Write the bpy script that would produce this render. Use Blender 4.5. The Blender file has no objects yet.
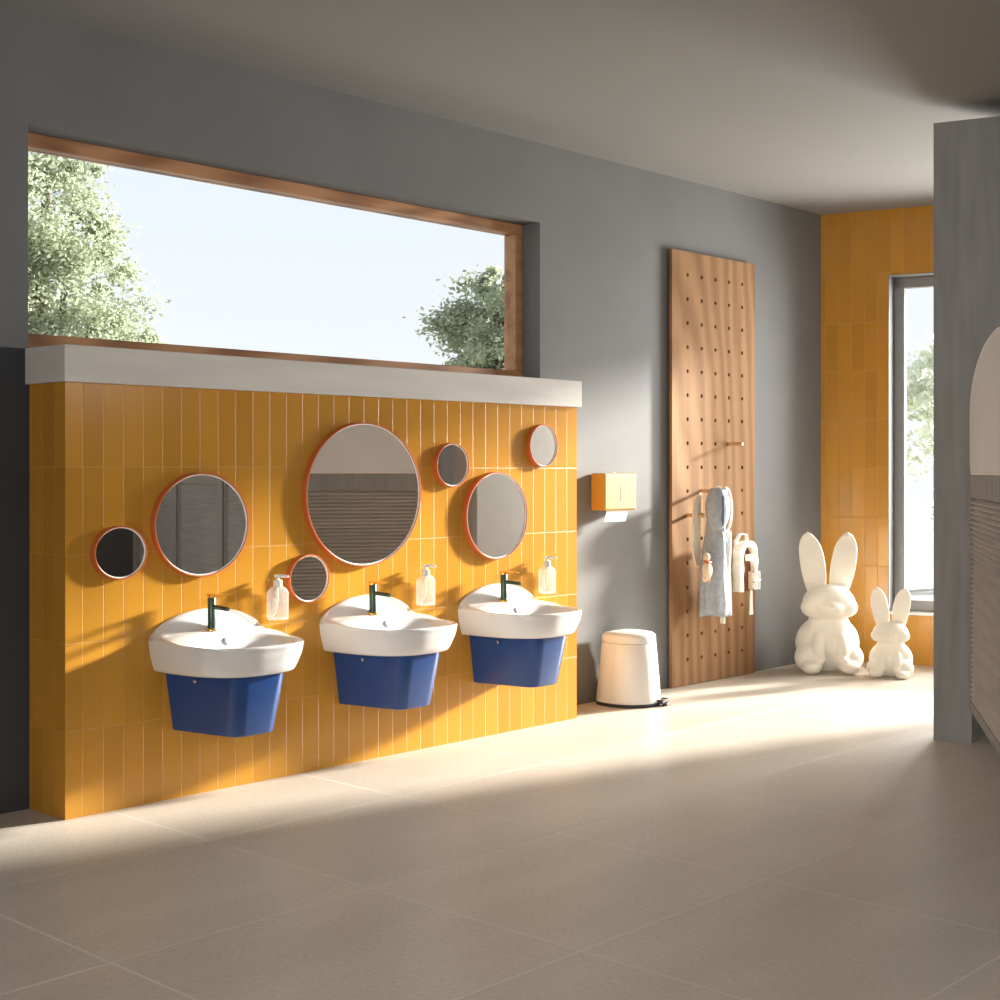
import bpy, bmesh, math, random
from mathutils import Vector, Matrix
random.seed(7)
PI = math.pi
S = bpy.context.scene
COL = S.collection

# ------------------------------------------------------------------ camera
cam = bpy.data.objects.new('camera', bpy.data.cameras.new('camera'))
COL.objects.link(cam)
cam.location = (0, 0, 1.15)
cam.rotation_euler = (PI/2, 0, math.radians(42.9-90))
cam.data.sensor_width = 36
cam.data.lens = 51.23
cam.data.shift_y = -0.03
cam.data.clip_start = 0.05
cam.data.clip_end = 300
S.camera = cam

# ------------------------------------------------------------------ sky
W = bpy.data.worlds.new('sky'); S.world = W; W.use_nodes = True
nt = W.node_tree; nt.nodes.clear()
wo = nt.nodes.new('ShaderNodeOutputWorld'); bg = nt.nodes.new('ShaderNodeBackground')
tc = nt.nodes.new('ShaderNodeTexCoord'); sep = nt.nodes.new('ShaderNodeSeparateXYZ')
ramp = nt.nodes.new('ShaderNodeValToRGB')
e = ramp.color_ramp.elements
e[0].position = 0.02; e[0].color = (0.93, 0.96, 0.97, 1)
e[1].position = 0.40; e[1].color = (0.74, 0.83, 0.95, 1)
noi = nt.nodes.new('ShaderNodeTexNoise'); noi.inputs['Scale'].default_value = 2.2
noi.inputs['Detail'].default_value = 6
mp = nt.nodes.new('ShaderNodeMapping'); mp.inputs['Scale'].default_value = (1, 1, 4)
cr = nt.nodes.new('ShaderNodeValToRGB')
cr.color_ramp.elements[0].position = 0.42; cr.color_ramp.elements[1].position = 0.68
mx = nt.nodes.new('ShaderNodeMixRGB'); mx.inputs['Color2'].default_value = (0.95, 0.96, 0.97, 1)
nt.links.new(tc.outputs['Generated'], sep.inputs[0]); nt.links.new(sep.outputs['Z'], ramp.inputs[0])
nt.links.new(tc.outputs['Generated'], mp.inputs[0]); nt.links.new(mp.outputs[0], noi.inputs['Vector'])
nt.links.new(noi.outputs['Fac'], cr.inputs[0]); nt.links.new(cr.outputs[0], mx.inputs['Fac'])
nt.links.new(ramp.outputs[0], mx.inputs['Color1']); nt.links.new(mx.outputs[0], bg.inputs['Color'])
bg.inputs['Strength'].default_value = 0.99
nt.links.new(bg.outputs[0], wo.inputs[0])

# ------------------------------------------------------------------ sun
sl = bpy.data.lights.new('sun', 'SUN'); sl.energy = 20; sl.angle = math.radians(4.5)
sl.color = (1.0, 0.95, 0.88)
sun = bpy.data.objects.new('sun', sl); COL.objects.link(sun)
sun.rotation_euler = Vector((-4.0, 1.02, -1.03)).to_track_quat('-Z', 'Y').to_euler()
sun.location = (20, -5, 6)

# ------------------------------------------------------------------ added area lights: fill at unseen rear and side openings, glow at tall window
def area_light(name, loc, direction, sx, sy, energy, color=(0.93, 0.96, 1.0), spread=180):
    l = bpy.data.lights.new(name, 'AREA'); l.shape = 'RECTANGLE'; l.size = sx; l.size_y = sy
    l.energy = energy; l.color = color
    o = bpy.data.objects.new(name, l); COL.objects.link(o); o.location = loc
    l.spread = math.radians(spread)
    o.rotation_euler = Vector(direction).to_track_quat('-Z', 'Y').to_euler()
    return o
area_light('fill_rear', (3.4, -3.75, 2.35), (0, 1, -0.40), 9.2, 0.9, 42, (0.97, 0.97, 1.0), 130)  # fill lamp added behind the camera, outside the unseen rear opening
area_light('fill_side', (-2.1, 0.1, 1.65), (1, 0.05, -0.30), 4.0, 1.4, 70, (1.0, 0.97, 0.93), 110)  # fill lamp added at the unseen left opening for pier and cubicle fronts
area_light('daylight_end', (8.62, 3.1, 1.45), (-1, 0.03, -0.12), 1.3, 1.9, 150, (1.0, 0.98, 0.95), 150)
S.view_settings.view_transform = 'Standard'
S.view_settings.look = 'None'
S.view_settings.exposure = 0.14
S.view_settings.gamma = 1.0
S.view_settings.use_curve_mapping = False

# ------------------------------------------------------------------ materials
def N(t, k, **kw):
    n = t.nodes.new('ShaderNode'+k)
    for a, b in kw.items():
        if a in n.inputs: n.inputs[a].default_value = b
        else: setattr(n, a, b)
    return n
def new_mat(name):
    m = bpy.data.materials.new(name); m.use_nodes = True
    return m, m.node_tree, m.node_tree.nodes['Principled BSDF']
def sc4(c, k): return (min(c[0]*k, 1), min(c[1]*k, 1), min(c[2]*k, 1), 1)
def mat(name, col, rough=0.5, metal=0.0, var=0.06, scale=6.0, bump=0.0, stretch=(1, 1, 1), spec=0.5, coat=0.0, sub=0.0):
    m, t, b = new_mat(name)
    b.inputs['Roughness'].default_value = rough; b.inputs['Metallic'].default_value = metal
    b.inputs['Specular IOR Level'].default_value = spec
    b.inputs['Coat Weight'].default_value = coat; b.inputs['Coat Roughness'].default_value = 0.08
    if sub:
        b.inputs['Subsurface Weight'].default_value = sub
        b.inputs['Subsurface Radius'].default_value = (0.05, 0.04, 0.03)
    c = N(t, 'TexCoord'); mp = N(t, 'Mapping'); mp.inputs['Scale'].default_value = stretch
    n = N(t, 'TexNoise'); n.inputs['Scale'].default_value = scale; n.inputs['Detail'].default_value = 5
    r = N(t, 'ValToRGB'); r.color_ramp.elements[0].position = 0.3; r.color_ramp.elements[1].position = 0.7
    r.color_ramp.elements[0].color = sc4(col, 1-var); r.color_ramp.elements[1].color = sc4(col, 1+var)
    t.links.new(c.outputs['Object'], mp.inputs[0]); t.links.new(mp.outputs[0], n.inputs['Vector'])
    t.links.new(n.outputs['Fac'], r.inputs[0]); t.links.new(r.outputs[0], b.inputs['Base Color'])
    if bump:
        bp = N(t, 'Bump'); bp.inputs['Strength'].default_value = bump; bp.inputs['Distance'].default_value = 0.01
        t.links.new(n.outputs['Fac'], bp.inputs['Height']); t.links.new(bp.outputs[0], b.inputs['Normal'])
    return m
def tile_mat(name, col, joint, U, V, u0, v0, pu, pv, w, rough, var=0.06, jv=1.0, speck=None, bump=0.25, cloud=0.0, coat=0.0):
    """rectangular tiles; U and V are direction vectors the object coordinates are measured along"""
    m, t, b = new_mat(name); L = t.links.new
    c = N(t, 'TexCoord')
    def axis(vec, o, p):
        d = N(t, 'VectorMath', operation='DOT_PRODUCT'); d.inputs[1].default_value = vec
        L(c.outputs['Object'], d.inputs[0])
        s = N(t, 'Math', operation='SUBTRACT'); s.inputs[1].default_value = o; L(d.outputs['Value'], s.inputs[0])
        q = N(t, 'Math', operation='DIVIDE'); q.inputs[1].default_value = p; L(s.outputs[0], q.inputs[0])
        f = N(t, 'Math', operation='FRACT'); L(q.outputs[0], f.inputs[0])
        fl = N(t, 'Math', operation='FLOOR'); L(q.outputs[0], fl.inputs[0])
        i = N(t, 'Math', operation='SUBTRACT'); i.inputs[0].default_value = 1; L(f.outputs[0], i.inputs[1])
        mn = N(t, 'Math', operation='MINIMUM'); L(f.outputs[0], mn.inputs[0]); L(i.outputs[0], mn.inputs[1])
        k = N(t, 'Math', operation='MULTIPLY'); k.inputs[1].default_value = p; L(mn.outputs[0], k.inputs[0])
        return k, fl
    ku, fu = axis(U, u0, pu); kv, fv = axis(V, v0, pv)
    mn = N(t, 'Math', operation='MINIMUM'); L(ku.outputs[0], mn.inputs[0]); L(kv.outputs[0], mn.inputs[1])
    mr = N(t, 'MapRange'); mr.inputs['From Min'].default_value = w*0.35; mr.inputs['From Max'].default_value = w*0.7
    L(mn.outputs[0], mr.inputs['Value'])
    cb = N(t, 'CombineXYZ'); L(fu.outputs[0], cb.inputs[0]); L(fv.outputs[0], cb.inputs[1])
    wn = N(t, 'TexWhiteNoise', noise_dimensions='3D'); L(cb.outputs[0], wn.inputs['Vector'])
    no = N(t, 'TexNoise'); no.inputs['Scale'].default_value = speck[0] if speck else 3.0; no.inputs['Detail'].default_value = 6
    L(c.outputs['Object'], no.inputs['Vector'])
    vr = N(t, 'MapRange'); vr.inputs['To Min'].default_value = 1-var; vr.inputs['To Max'].default_value = 1+var
    L(wn.outputs['Value'], vr.inputs['Value'])
    nr = N(t, 'MapRange'); a = speck[1] if speck else 0.03
    nr.inputs['From Min'].default_value = 0.3; nr.inputs['From Max'].default_value = 0.7
    nr.inputs['To Min'].default_value = 1-a; nr.inputs['To Max'].default_value = 1+a
    L(no.outputs['Fac'], nr.inputs['Value'])
    mu = N(t, 'Math', operation='MULTIPLY'); L(vr.outputs[0], mu.inputs[0]); L(nr.outputs[0], mu.inputs[1])
    last = mu
    if cloud:
        n2 = N(t, 'TexNoise'); n2.inputs['Scale'].default_value = 1.6; n2.inputs['Detail'].default_value = 4
        mp = N(t, 'Mapping'); mp.inputs['Scale'].default_value = (0.6, 2.2, 1)
        L(c.outputs['Object'], mp.inputs[0]); L(mp.outputs[0], n2.inputs['Vector'])
        r2 = N(t, 'MapRange'); r2.inputs['From Min'].default_value = 0.3; r2.inputs['From Max'].default_value = 0.7
        r2.inputs['To Min'].default_value = 1-cloud; r2.inputs['To Max'].default_value = 1+cloud
        L(n2.outputs['Fac'], r2.inputs['Value'])
        m2 = N(t, 'Math', operation='MULTIPLY'); L(mu.outputs[0], m2.inputs[0]); L(r2.outputs[0], m2.inputs[1]); last = m2
    vm = N(t, 'VectorMath', operation='SCALE'); vm.inputs[0].default_value = col; L(last.outputs[0], vm.inputs['Scale'])
    mix = N(t, 'MixRGB'); mix.inputs['Color1'].default_value = (*joint, 1)
    L(mr.outputs[0], mix.inputs['Fac']); L(vm.outputs[0], mix.inputs['Color2'])
    L(mix.outputs[0], b.inputs['Base Color'])
    ro = N(t, 'MapRange'); ro.inputs['To Min'].default_value = 0.85; ro.inputs['To Max'].default_value = rough
    L(mr.outputs[0], ro.inputs['Value']); L(ro.outputs[0], b.inputs['Roughness'])
    b.inputs['Coat Weight'].default_value = coat
    ad = N(t, 'Math', operation='MULTIPLY_ADD'); ad.inputs[1].default_value = 0.12; L(no.outputs['Fac'], ad.inputs[0]); L(mr.outputs[0], ad.inputs[2])
    bp = N(t, 'Bump'); bp.inputs['Strength'].default_value = bump; bp.inputs['Distance'].default_value = 0.002
    L(ad.outputs[0], bp.inputs['Height']); L(bp.outputs[0], b.inputs['Normal'])
    return m
def wood_mat(name, dark, light, scale=1.0, rough=0.5, axis='Z', bands=9.0, spec=0.4):
    m, t, b = new_mat(name); L = t.links.new
    c = N(t, 'TexCoord'); mp = N(t, 'Mapping')
    mp.inputs['Scale'].default_value = {'Z': (1, 1, 0.16), 'X': (0.12, 1, 1)}[axis]
    wv = N(t, 'TexWave', wave_type='RINGS' if axis == 'Z' else 'BANDS'); wv.inputs['Scale'].default_value = bands*scale
    wv.inputs['Distortion'].default_value = 5.5; wv.inputs['Detail'].default_value = 3; wv.inputs['Detail Scale'].default_value = 1.6
    if axis == 'Z': wv.rings_direction = 'Y'
    no = N(t, 'TexNoise'); no.inputs['Scale'].default_value = 40*scale; no.inputs['Detail'].default_value = 4
    m2 = N(t, 'Mapping'); m2.inputs['Scale'].default_value = {'Z': (1, 1, 0.04), 'X': (0.04, 1, 1)}[axis]
    L(c.outputs['Object'], mp.inputs[0]); L(mp.outputs[0], wv.inputs['Vector'])
    L(c.outputs['Object'], m2.inputs[0]); L(m2.outputs[0], no.inputs['Vector'])
    mx = N(t, 'MixRGB'); mx.inputs['Fac'].default_value = 0.45; L(wv.outputs['Fac'], mx.inputs['Color1']); L(no.outputs['Fac'], mx.inputs['Color2'])
    r = N(t, 'ValToRGB'); r.color_ramp.elements[0].color = (*dark, 1); r.color_ramp.elements[1].color = (*light, 1)
    r.color_ramp.elements[0].position = 0.15; r.color_ramp.elements[1].position = 0.75
    L(mx.outputs[0], r.inputs[0]); L(r.outputs[0], b.inputs['Base Color']); b.inputs['Roughness'].default_value = rough; b.inputs['Specular IOR Level'].default_value = spec
    return m
EW = Vector((0.257, -0.966, 0)).normalized()     # direction along the slanted end wall
ENR = Vector((EW.y, -EW.x, 0))                    # its normal, into the room
TW, TH = 0.0777, 0.2915
OCHRE, OCHJ = (0.50, 0.23, 0.026), (0.50, 0.245, 0.042)
M = {}
M['plaster'] = mat('grey_plaster', (0.175, 0.173, 0.170), 0.85, var=0.05, scale=2.5, bump=0.05)
M['charcoal'] = mat('charcoal_lower_wall', (0.035, 0.036, 0.040), 0.7, var=0.08, scale=3)
M['ceiling'] = mat('ceiling_paint', (0.25, 0.244, 0.23), 0.9, var=0.03, scale=0.8)
M['ochre'] = tile_mat('ochre_tiles', OCHRE, OCHJ, (1, 1, 0), (0, 0, 1), 2.440+4.228, -0.006, TW, TH, 0.0034, 0.16, var=0.09, bump=0.3, coat=0.0)
M['ochre_end'] = tile_mat('ochre_tiles_end', OCHRE, OCHJ, tuple(EW), (0, 0, 1), 0.02, -0.006, TW, TH, 0.005, 0.2, var=0.08)
M['white_tile'] = tile_mat('white_tiles', (0.74, 0.70, 0.66), (0.5, 0.47, 0.44), tuple(EW), (0, 0, 1), 0, 0, 0.15, 0.15, 0.006, 0.25, var=0.03)
M['floor'] = tile_mat('stone_tiles', (0.54, 0.47, 0.39), (0.66, 0.59, 0.51), (1, 0, 0), (0, 1, 0), 2.625, 2.175, 0.81, 0.75, 0.007, 0.42,
                      var=0.035, speck=(70, 0.09), bump=0.15, cloud=0.08)
M['concrete'] = mat('pale_concrete', (0.60, 0.56, 0.51), 0.7, var=0.08, scale=5, bump=0.05, stretch=(0.4, 1, 3))
M['greyboard'] = mat('grey_stained_board', (0.225, 0.218, 0.208), 0.7, var=0.14, scale=7, stretch=(3, 3, 0.35))
M['taupe'] = mat('taupe_laminate', (0.33, 0.29, 0.25), 0.6, var=0.08, scale=6, stretch=(1, 1, 0.4))
M['taupe_wall'] = mat('taupe_wall_paint', (0.17, 0.15, 0.125), 0.8, var=0.05)
M['slat'] = mat('grey_slats', (0.50, 0.465, 0.425), 0.6, var=0.12, scale=9, stretch=(0.3, 0.3, 3))
M['panel'] = mat('pale_grey_panel', (0.60, 0.60, 0.60), 0.45, var=0.03)
M['edge'] = mat('pale_edge', (0.78, 0.70, 0.64), 0.5)
M['frame_wood'] = wood_mat('window_timber', (0.27, 0.115, 0.045), (0.52, 0.26, 0.12), 1.0, 0.45, 'X', 6)
M['alu'] = mat('grey_window_metal', (0.24, 0.235, 0.225), 0.4, metal=0.2, var=0.03)
M['oak'] = wood_mat('oak_veneer', (0.225, 0.120, 0.056), (0.33, 0.185, 0.092), 1.0, 0.75, 'Z', 3.6, 0.08)
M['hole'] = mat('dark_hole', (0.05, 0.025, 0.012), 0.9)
M['dowel'] = mat('pale_dowel', (0.55, 0.33, 0.17), 0.5, var=0.1, scale=30)
M['orange'] = mat('orange_mirror_frame', (0.52, 0.125, 0.030), 0.35, var=0.04)
M['ceramic'] = mat('white_ceramic', (0.70, 0.68, 0.65), 0.12, var=0.01, coat=0.5)
M['blue'] = mat('glossy_blue', (0.013, 0.052, 0.185), 0.22, var=0.03, spec=0.4)
M['chrome'] = mat('chrome', (0.72, 0.72, 0.72), 0.15, metal=1, var=0.02)
M['satin'] = mat('satin_grey_cover', (0.46, 0.47, 0.48), 0.35, metal=0.3, var=0.02)
M['anthracite'] = mat('anthracite_green', (0.045, 0.075, 0.055), 0.28, metal=0.5, var=0.05)
M['gold'] = mat('warm_gold', (0.80, 0.50, 0.13), 0.22, metal=0.9, var=0.04)
M['white'] = mat('white_plastic', (0.70, 0.685, 0.65), 0.35, var=0.02)
M['black'] = mat('black_rubber', (0.03, 0.028, 0.026), 0.6)
M['yellow'] = mat('yellow_enamel', (0.43, 0.225, 0.040), 0.5, var=0.03, spec=0.25)
M['slotc'] = mat('brown_slot', (0.20, 0.07, 0.02), 0.7)
M['paper'] = mat('white_paper', (0.86, 0.85, 0.82), 0.8, var=0.02)
M['lamp'] = mat('cream_lamp_shell', (0.80, 0.755, 0.66), 0.5, var=0.01, sub=0.25)
_b = M['lamp'].node_tree.nodes['Principled BSDF']; _b.inputs['Emission Color'].default_value = (1.0, 0.90, 0.72, 1); _b.inputs['Emission Strength'].default_value = 0.07   # the lamps are switched on, softly
M['greycloth'] = mat('blue_grey_terry', (0.34, 0.375, 0.41), 0.95, var=0.12, scale=40, bump=0.5)
M['whitetrim'] = mat('white_cotton', (0.84, 0.82, 0.78), 0.9, var=0.04, scale=40, bump=0.3)
M['cream'] = mat('cream_cloth', (0.78, 0.69, 0.55), 0.9, var=0.06, scale=30, bump=0.3)
M['peach'] = mat('peach_plush', (0.74, 0.55, 0.40), 0.95, var=0.08, scale=50, bump=0.4)
M['brown'] = mat('brown_felt', (0.22, 0.085, 0.04), 0.95, var=0.1, scale=30)
M['bark'] = mat('tree_bark', (0.17, 0.13, 0.10), 0.9, var=0.2, scale=8, bump=0.5)
M['ground'] = mat('pale_gravel', (0.42, 0.42, 0.38), 0.95, var=0.15, scale=5)
def leaf_mat(name, col):
    m, t, b = new_mat(name); L = t.links.new
    t.nodes.remove(b); out = t.nodes['Material Output']
    c = N(t, 'TexCoord'); n = N(t, 'TexNoise'); n.inputs['Scale'].default_value = 2.5; L(c.outputs['Object'], n.inputs['Vector'])
    r = N(t, 'ValToRGB'); r.color_ramp.elements[0].position = 0.35; r.color_ramp.elements[1].position = 0.65
    r.color_ramp.elements[0].color = sc4(col, 0.8); r.color_ramp.elements[1].color = sc4(col, 1.2)
    L(n.outputs['Fac'], r.inputs[0])
    d = N(t, 'BsdfDiffuse'); tr = N(t, 'BsdfTranslucent'); mx = N(t, 'MixShader'); mx.inputs[0].default_value = 0.5
    L(r.outputs[0], d.inputs[0]); L(r.outputs[0], tr.inputs[0]); L(d.outputs[0], mx.inputs[1]); L(tr.outputs[0], mx.inputs[2]); L(mx.outputs[0], out.inputs[0])
    return m
M['leaf'] = leaf_mat('pale_green_leaves', (0.42, 0.46, 0.33))
M['leaf2'] = leaf_mat('grey_green_leaves', (0.36, 0.39, 0.33))
M['leaf3'] = leaf_mat('washed_out_leaves', (0.74, 0.77, 0.66))  # glare beyond the tall window put into the leaf colour
def pane_mat():
    m, t, b = new_mat('window_glass'); t.nodes.remove(b); L = t.links.new; out = t.nodes['Material Output']
    tr = N(t, 'BsdfTransparent'); tr.inputs[0].default_value = (0.97, 0.98, 0.98, 1)
    g = N(t, 'BsdfGlossy'); g.inputs['Roughness'].default_value = 0.02
    f = N(t, 'Fresnel'); f.inputs['IOR'].default_value = 1.12
    mx = N(t, 'MixShader'); L(f.outputs[0], mx.inputs[0]); L(tr.outputs[0], mx.inputs[1]); L(g.outputs[0], mx.inputs[2]); L(mx.outputs[0], out.inputs[0])
    return m
M['pane'] = pane_mat()
m, t, b = new_mat('mirror_silver'); b.inputs['Metallic'].default_value = 1; b.inputs['Roughness'].default_value = 0.015
b.inputs['Base Color'].default_value = (0.86, 0.85, 0.83, 1); M['mirror'] = m
def clear_mat():
    m, t, b = new_mat('clear_soap_plastic'); t.nodes.remove(b); L = t.links.new; out = t.nodes['Material Output']
    tr = N(t, 'BsdfTransparent'); tr.inputs[0].default_value = (0.93, 0.91, 0.88, 1)
    g = N(t, 'BsdfPrincipled'); g.inputs['Base Color'].default_value = (0.86, 0.80, 0.74, 1); g.inputs['Roughness'].default_value = 0.08
    lw = N(t, 'LayerWeight'); lw.inputs['Blend'].default_value = 0.35
    mr = N(t, 'MapRange'); mr.inputs['To Min'].default_value = 0.16; mr.inputs['To Max'].default_value = 0.85
    L(lw.outputs['Facing'], mr.inputs['Value'])
    mx = N(t, 'MixShader'); L(mr.outputs[0], mx.inputs[0]); L(tr.outputs[0], mx.inputs[1]); L(g.outputs[0], mx.inputs[2]); L(mx.outputs[0], out.inputs[0])
    return m
M['clear'] = clear_mat()

# ------------------------------------------------------------------ mesh helpers
class MB:
    def __init__(s): s.v = []; s.f = []
    def add(s, vs, fs):
        o = len(s.v); s.v += [tuple(v) for v in vs]; s.f += [tuple(i+o for i in f) for f in fs]; return s
    def box(s, x0, y0, z0, x1, y1, z1):
        vs = [(x, y, z) for z in (z0, z1) for y in (y0, y1) for x in (x0, x1)]
        return s.add(vs, [(0, 2, 3, 1), (4, 5, 7, 6), (0, 1, 5, 4), (2, 6, 7, 3), (0, 4, 6, 2), (1, 3, 7, 5)])
    def obox(s, p, d, n, a0, a1, n0, n1, z0, z1):
        """box along direction d (from a0 to a1) and normal n (n0..n1) starting at p"""
        vs = [(p.x+d.x*a+n.x*b, p.y+d.y*a+n.y*b, z) for z in (z0, z1) for b in (n0, n1) for a in (a0, a1)]
        return s.add(vs, [(0, 2, 3, 1), (4, 5, 7, 6), (0, 1, 5, 4), (2, 6, 7, 3), (0, 4, 6, 2), (1, 3, 7, 5)])
    def prism(s, pts, z0, z1, top=None):
        n = len(pts); top = top or pts
        vs = [(x, y, z0) for x, y in pts] + [(x, y, z1) for x, y in top]
        return s.add(vs, [tuple(reversed(range(n))), tuple(range(n, 2*n))] + [(i, (i+1) % n, n+(i+1) % n, n+i) for i in range(n)])
    def loft(s, rings, cap0=True, cap1=True, closed=True):
        n = len(rings[0]); vs = [p for r in rings for p in r]; fs = []
        for k in range(len(rings)-1):
            for i in range(n if closed else n-1):
                j = (i+1) % n; fs.append((k*n+i, k*n+j, (k+1)*n+j, (k+1)*n+i))
        if cap0: fs.append(tuple(reversed(range(n))))
        if cap1: fs.append(tuple(range((len(rings)-1)*n, len(rings)*n)))
        return s.add(vs, fs)
    def lathe(s, prof, seg=32, axis='Z', c=(0, 0, 0), closed=False):
        rings = []
        for r, h in prof:
            ring = []
            for i in range(seg):
                a = 2*PI*i/seg; x, y = r*math.cos(a), r*math.sin(a)
                p = {'Z': (x, y, h), 'Y': (x, -h, y), 'X': (h, x, y)}[axis]
                ring.append((p[0]+c[0], p[1]+c[1], p[2]+c[2]))
            rings.append(ring)
        if closed: rings.append(rings[0])
        return s.loft(rings, cap0=not closed, cap1=not closed)
    def tube(s, pts, r, seg=12):
        pts = [Vector(p) for p in pts]; rings = []; up = None
        for i, p in enumerate(pts):
            d = (pts[min(i+1, len(pts)-1)]-pts[max(i-1, 0)]).normalized()
            if up is None:
                up = Vector((0, 0, 1)) if abs(d.z) < 0.9 else Vector((1, 0, 0))
            a = d.cross(up).normalized(); b = a.cross(d).normalized(); up = b
            rr = r[i] if isinstance(r, (list, tuple)) else r
            rings.append([tuple(p+a*math.cos(2*PI*k/seg)*rr+b*math.sin(2*PI*k/seg)*rr) for k in range(seg)])
        return s.loft(rings)
    def ell(s, c, r, rot=None, nu=20, nv=14):
        R = rot or Matrix.Identity(3); vs = []; fs = []
        vs.append(R @ Vector((0, 0, r[2])))
        for j in range(1, nv):
            for i in range(nu):
                a, q = 2*PI*i/nu, PI*j/nv
                vs.append(R @ Vector((r[0]*math.sin(q)*math.cos(a), r[1]*math.sin(q)*math.sin(a), r[2]*math.cos(q))))
        vs.append(R @ Vector((0, 0, -r[2])))
        for i in range(nu): fs.append((0, 1+i, 1+(i+1) % nu)); fs.append((len(vs)-1, 1+(nv-2)*nu+(i+1) % nu, 1+(nv-2)*nu+i))
        for j in range(nv-2):
            for i in range(nu):
                a = 1+j*nu+i; b2 = 1+j*nu+(i+1) % nu; fs.append((a, a+nu, b2+nu, b2))
        return s.add([v+Vector(c) for v in vs], fs)
    def build(s, name, m, parent=None, smooth=False, bevel=0.0, seg=2, angle=40):
        me = bpy.data.meshes.new(name); me.from_pydata(s.v, [], s.f); me.validate(); me.update()
        bm = bmesh.new(); bm.from_mesh(me); bmesh.ops.recalc_face_normals(bm, faces=bm.faces); bm.to_mesh(me); bm.free()
        me.materials.append(M[m] if isinstance(m, str) else m)
        if smooth:
            for p in me.polygons: p.use_smooth = True
            me.set_sharp_from_angle(angle=math.radians(angle))
        o = bpy.data.objects.new(name, me); COL.objects.link(o)
        if parent: o.parent = parent
        if bevel:
            b = o.modifiers.new('bevel', 'BEVEL'); b.width = bevel; b.segments = seg; b.limit_method = 'ANGLE'; b.angle_limit = math.radians(35)
            b.harden_normals = False
            for p in me.polygons: p.use_smooth = True
            me.set_sharp_from_angle(angle=math.radians(35))
            w = o.modifiers.new('wn', 'WEIGHTED_NORMAL'); w.keep_sharp = False
        return o
def struct(o): o['kind'] = 'structure'; return o
def empty(name, loc, rz=0):
    o = bpy.data.objects.new(name, None); COL.objects.link(o); o.location = loc; o.rotation_euler = (0, 0, rz); o.empty_display_size = 0.1
    return o
def tag(o, label, cat, group=None):
    o['label'] = label; o['category'] = cat
    if group: o['group'] = group
    return o
def kids(o): return [c for c in bpy.data.objects if c.parent == o]
def copy_tree(o, parent=None):
    c = o.copy(); COL.objects.link(c); c.parent = parent
    for ch in kids(o): copy_tree(ch, c)
    return c

# ------------------------------------------------------------------ room shell
YB = 4.465; ZC = 2.703
C0 = Vector((7.674, YB, 0))                       # corner of back wall and end wall
WX0, WX1, WZ0, WZ1 = 2.45, 5.084, 1.560, 2.327    # strip window
fl = MB(); fl.add([(-1.7, -3.6, 0), (10.2, -3.6, 0), (10.2, YB+.45, 0), (-1.7, YB+.45, 0), (-1.7, -3.6, -.1), (10.2, -3.6, -.1), (10.2, YB+.45, -.1), (-1.7, YB+.45, -.1)],
       [(0, 1, 2, 3), (7, 6, 5, 4), (0, 4, 5, 1), (1, 5, 6, 2), (2, 6, 7, 3), (3, 7, 4, 0)])
struct(fl.build('floor', 'floor'))
struct(MB().box(-1.7, -3.6, ZC, 10.2, YB+.45, ZC+.15).build('ceiling', 'ceiling'))
wb = MB(); D = .19
wb.box(-1.7, YB, 0, WX0, YB+D, ZC); wb.box(WX1, YB, 0, 8.1, YB+D, ZC)
wb.box(WX0, YB, WZ1, WX1, YB+D, ZC); wb.box(WX0, YB, 0, WX1, YB+D, WZ0)
struct(wb.build('wall_back', 'plaster'))
struct(MB().box(-1.6, YB-.004, 0, 2.46, YB+.001, 1.562).build('trim_1', 'charcoal'))  # darker band on the lower wall, up to ledge height
# slanted end wall with tall window
T0, T1, EZ0, EZ1 = 0.406, 2.25, 0.295, 2.31
we = MB()
we.obox(C0, EW, ENR, -.05, T0, -.25, 0, 0, ZC); we.obox(C0, EW, ENR, T1, 2.6, -.25, 0, 0, ZC)
we.obox(C0, EW, ENR, T0, T1, -.25, 0, 0, EZ0); we.obox(C0, EW, ENR, T0, T1, -.25, 0, EZ1, ZC)
struct(we.build('wall_right', 'ochre_end'))
rv = MB(); e = .004
rv.obox(C0, EW, ENR, T0, T0+e, -.25, .002, EZ0, EZ1); rv.obox(C0, EW, ENR, T1-e, T1, -.25, .002, EZ0, EZ1)
rv.obox(C0, EW, ENR, T0, T1, -.25, .002, EZ1-e, EZ1)
struct(rv.build('trim_2', 'plaster'))
struct(MB().obox(C0, EW, ENR, T0-.005, T1, -.24, .012, EZ0-.001, EZ0+.010).build('trim_3', 'white'))
# the cubicle zone's outer wall: white tiles over an ochre band
struct(MB().obox(C0, EW, ENR, 2.6, 8.15, -.25, 0, 1.20, ZC).build('wall_cubicle', 'white_tile'))
struct(MB().obox(C0, EW, ENR, 2.6, 8.15, -.25, .0, 0, 1.20).build('wall_cubicle_base', 'ochre_end'))
# wall behind the camera, and side wall, both with openings added for fill light
wr = MB()
wr.box(-1.7, -3.6, 0, 10.2, -3.4, 1.85); wr.box(-1.7, -3.6, 1.85, -1.3, -3.4, ZC); wr.box(8.2, -3.6, 1.85, 10.2, -3.4, ZC)
wr.box(-1.3, -3.6, 2.62, 8.2, -3.4, ZC)
struct(wr.build('wall_front', 'plaster'))
struct(MB().box(-1.9, -3.6, 0, -1.7, YB+.3, .9).box(-1.9, -3.6, 2.4, -1.7, YB+.3, ZC).box(-1.9, -3.6, .9, -1.7, -2.0, 2.4).box(-1.9, 2.2, .9, -1.7, YB+.3, 2.4).build('wall_left', 'plaster'))
struct(MB().box(-40, -40, -.35, 60, 60, -.12).build('ground', 'ground'))

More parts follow.
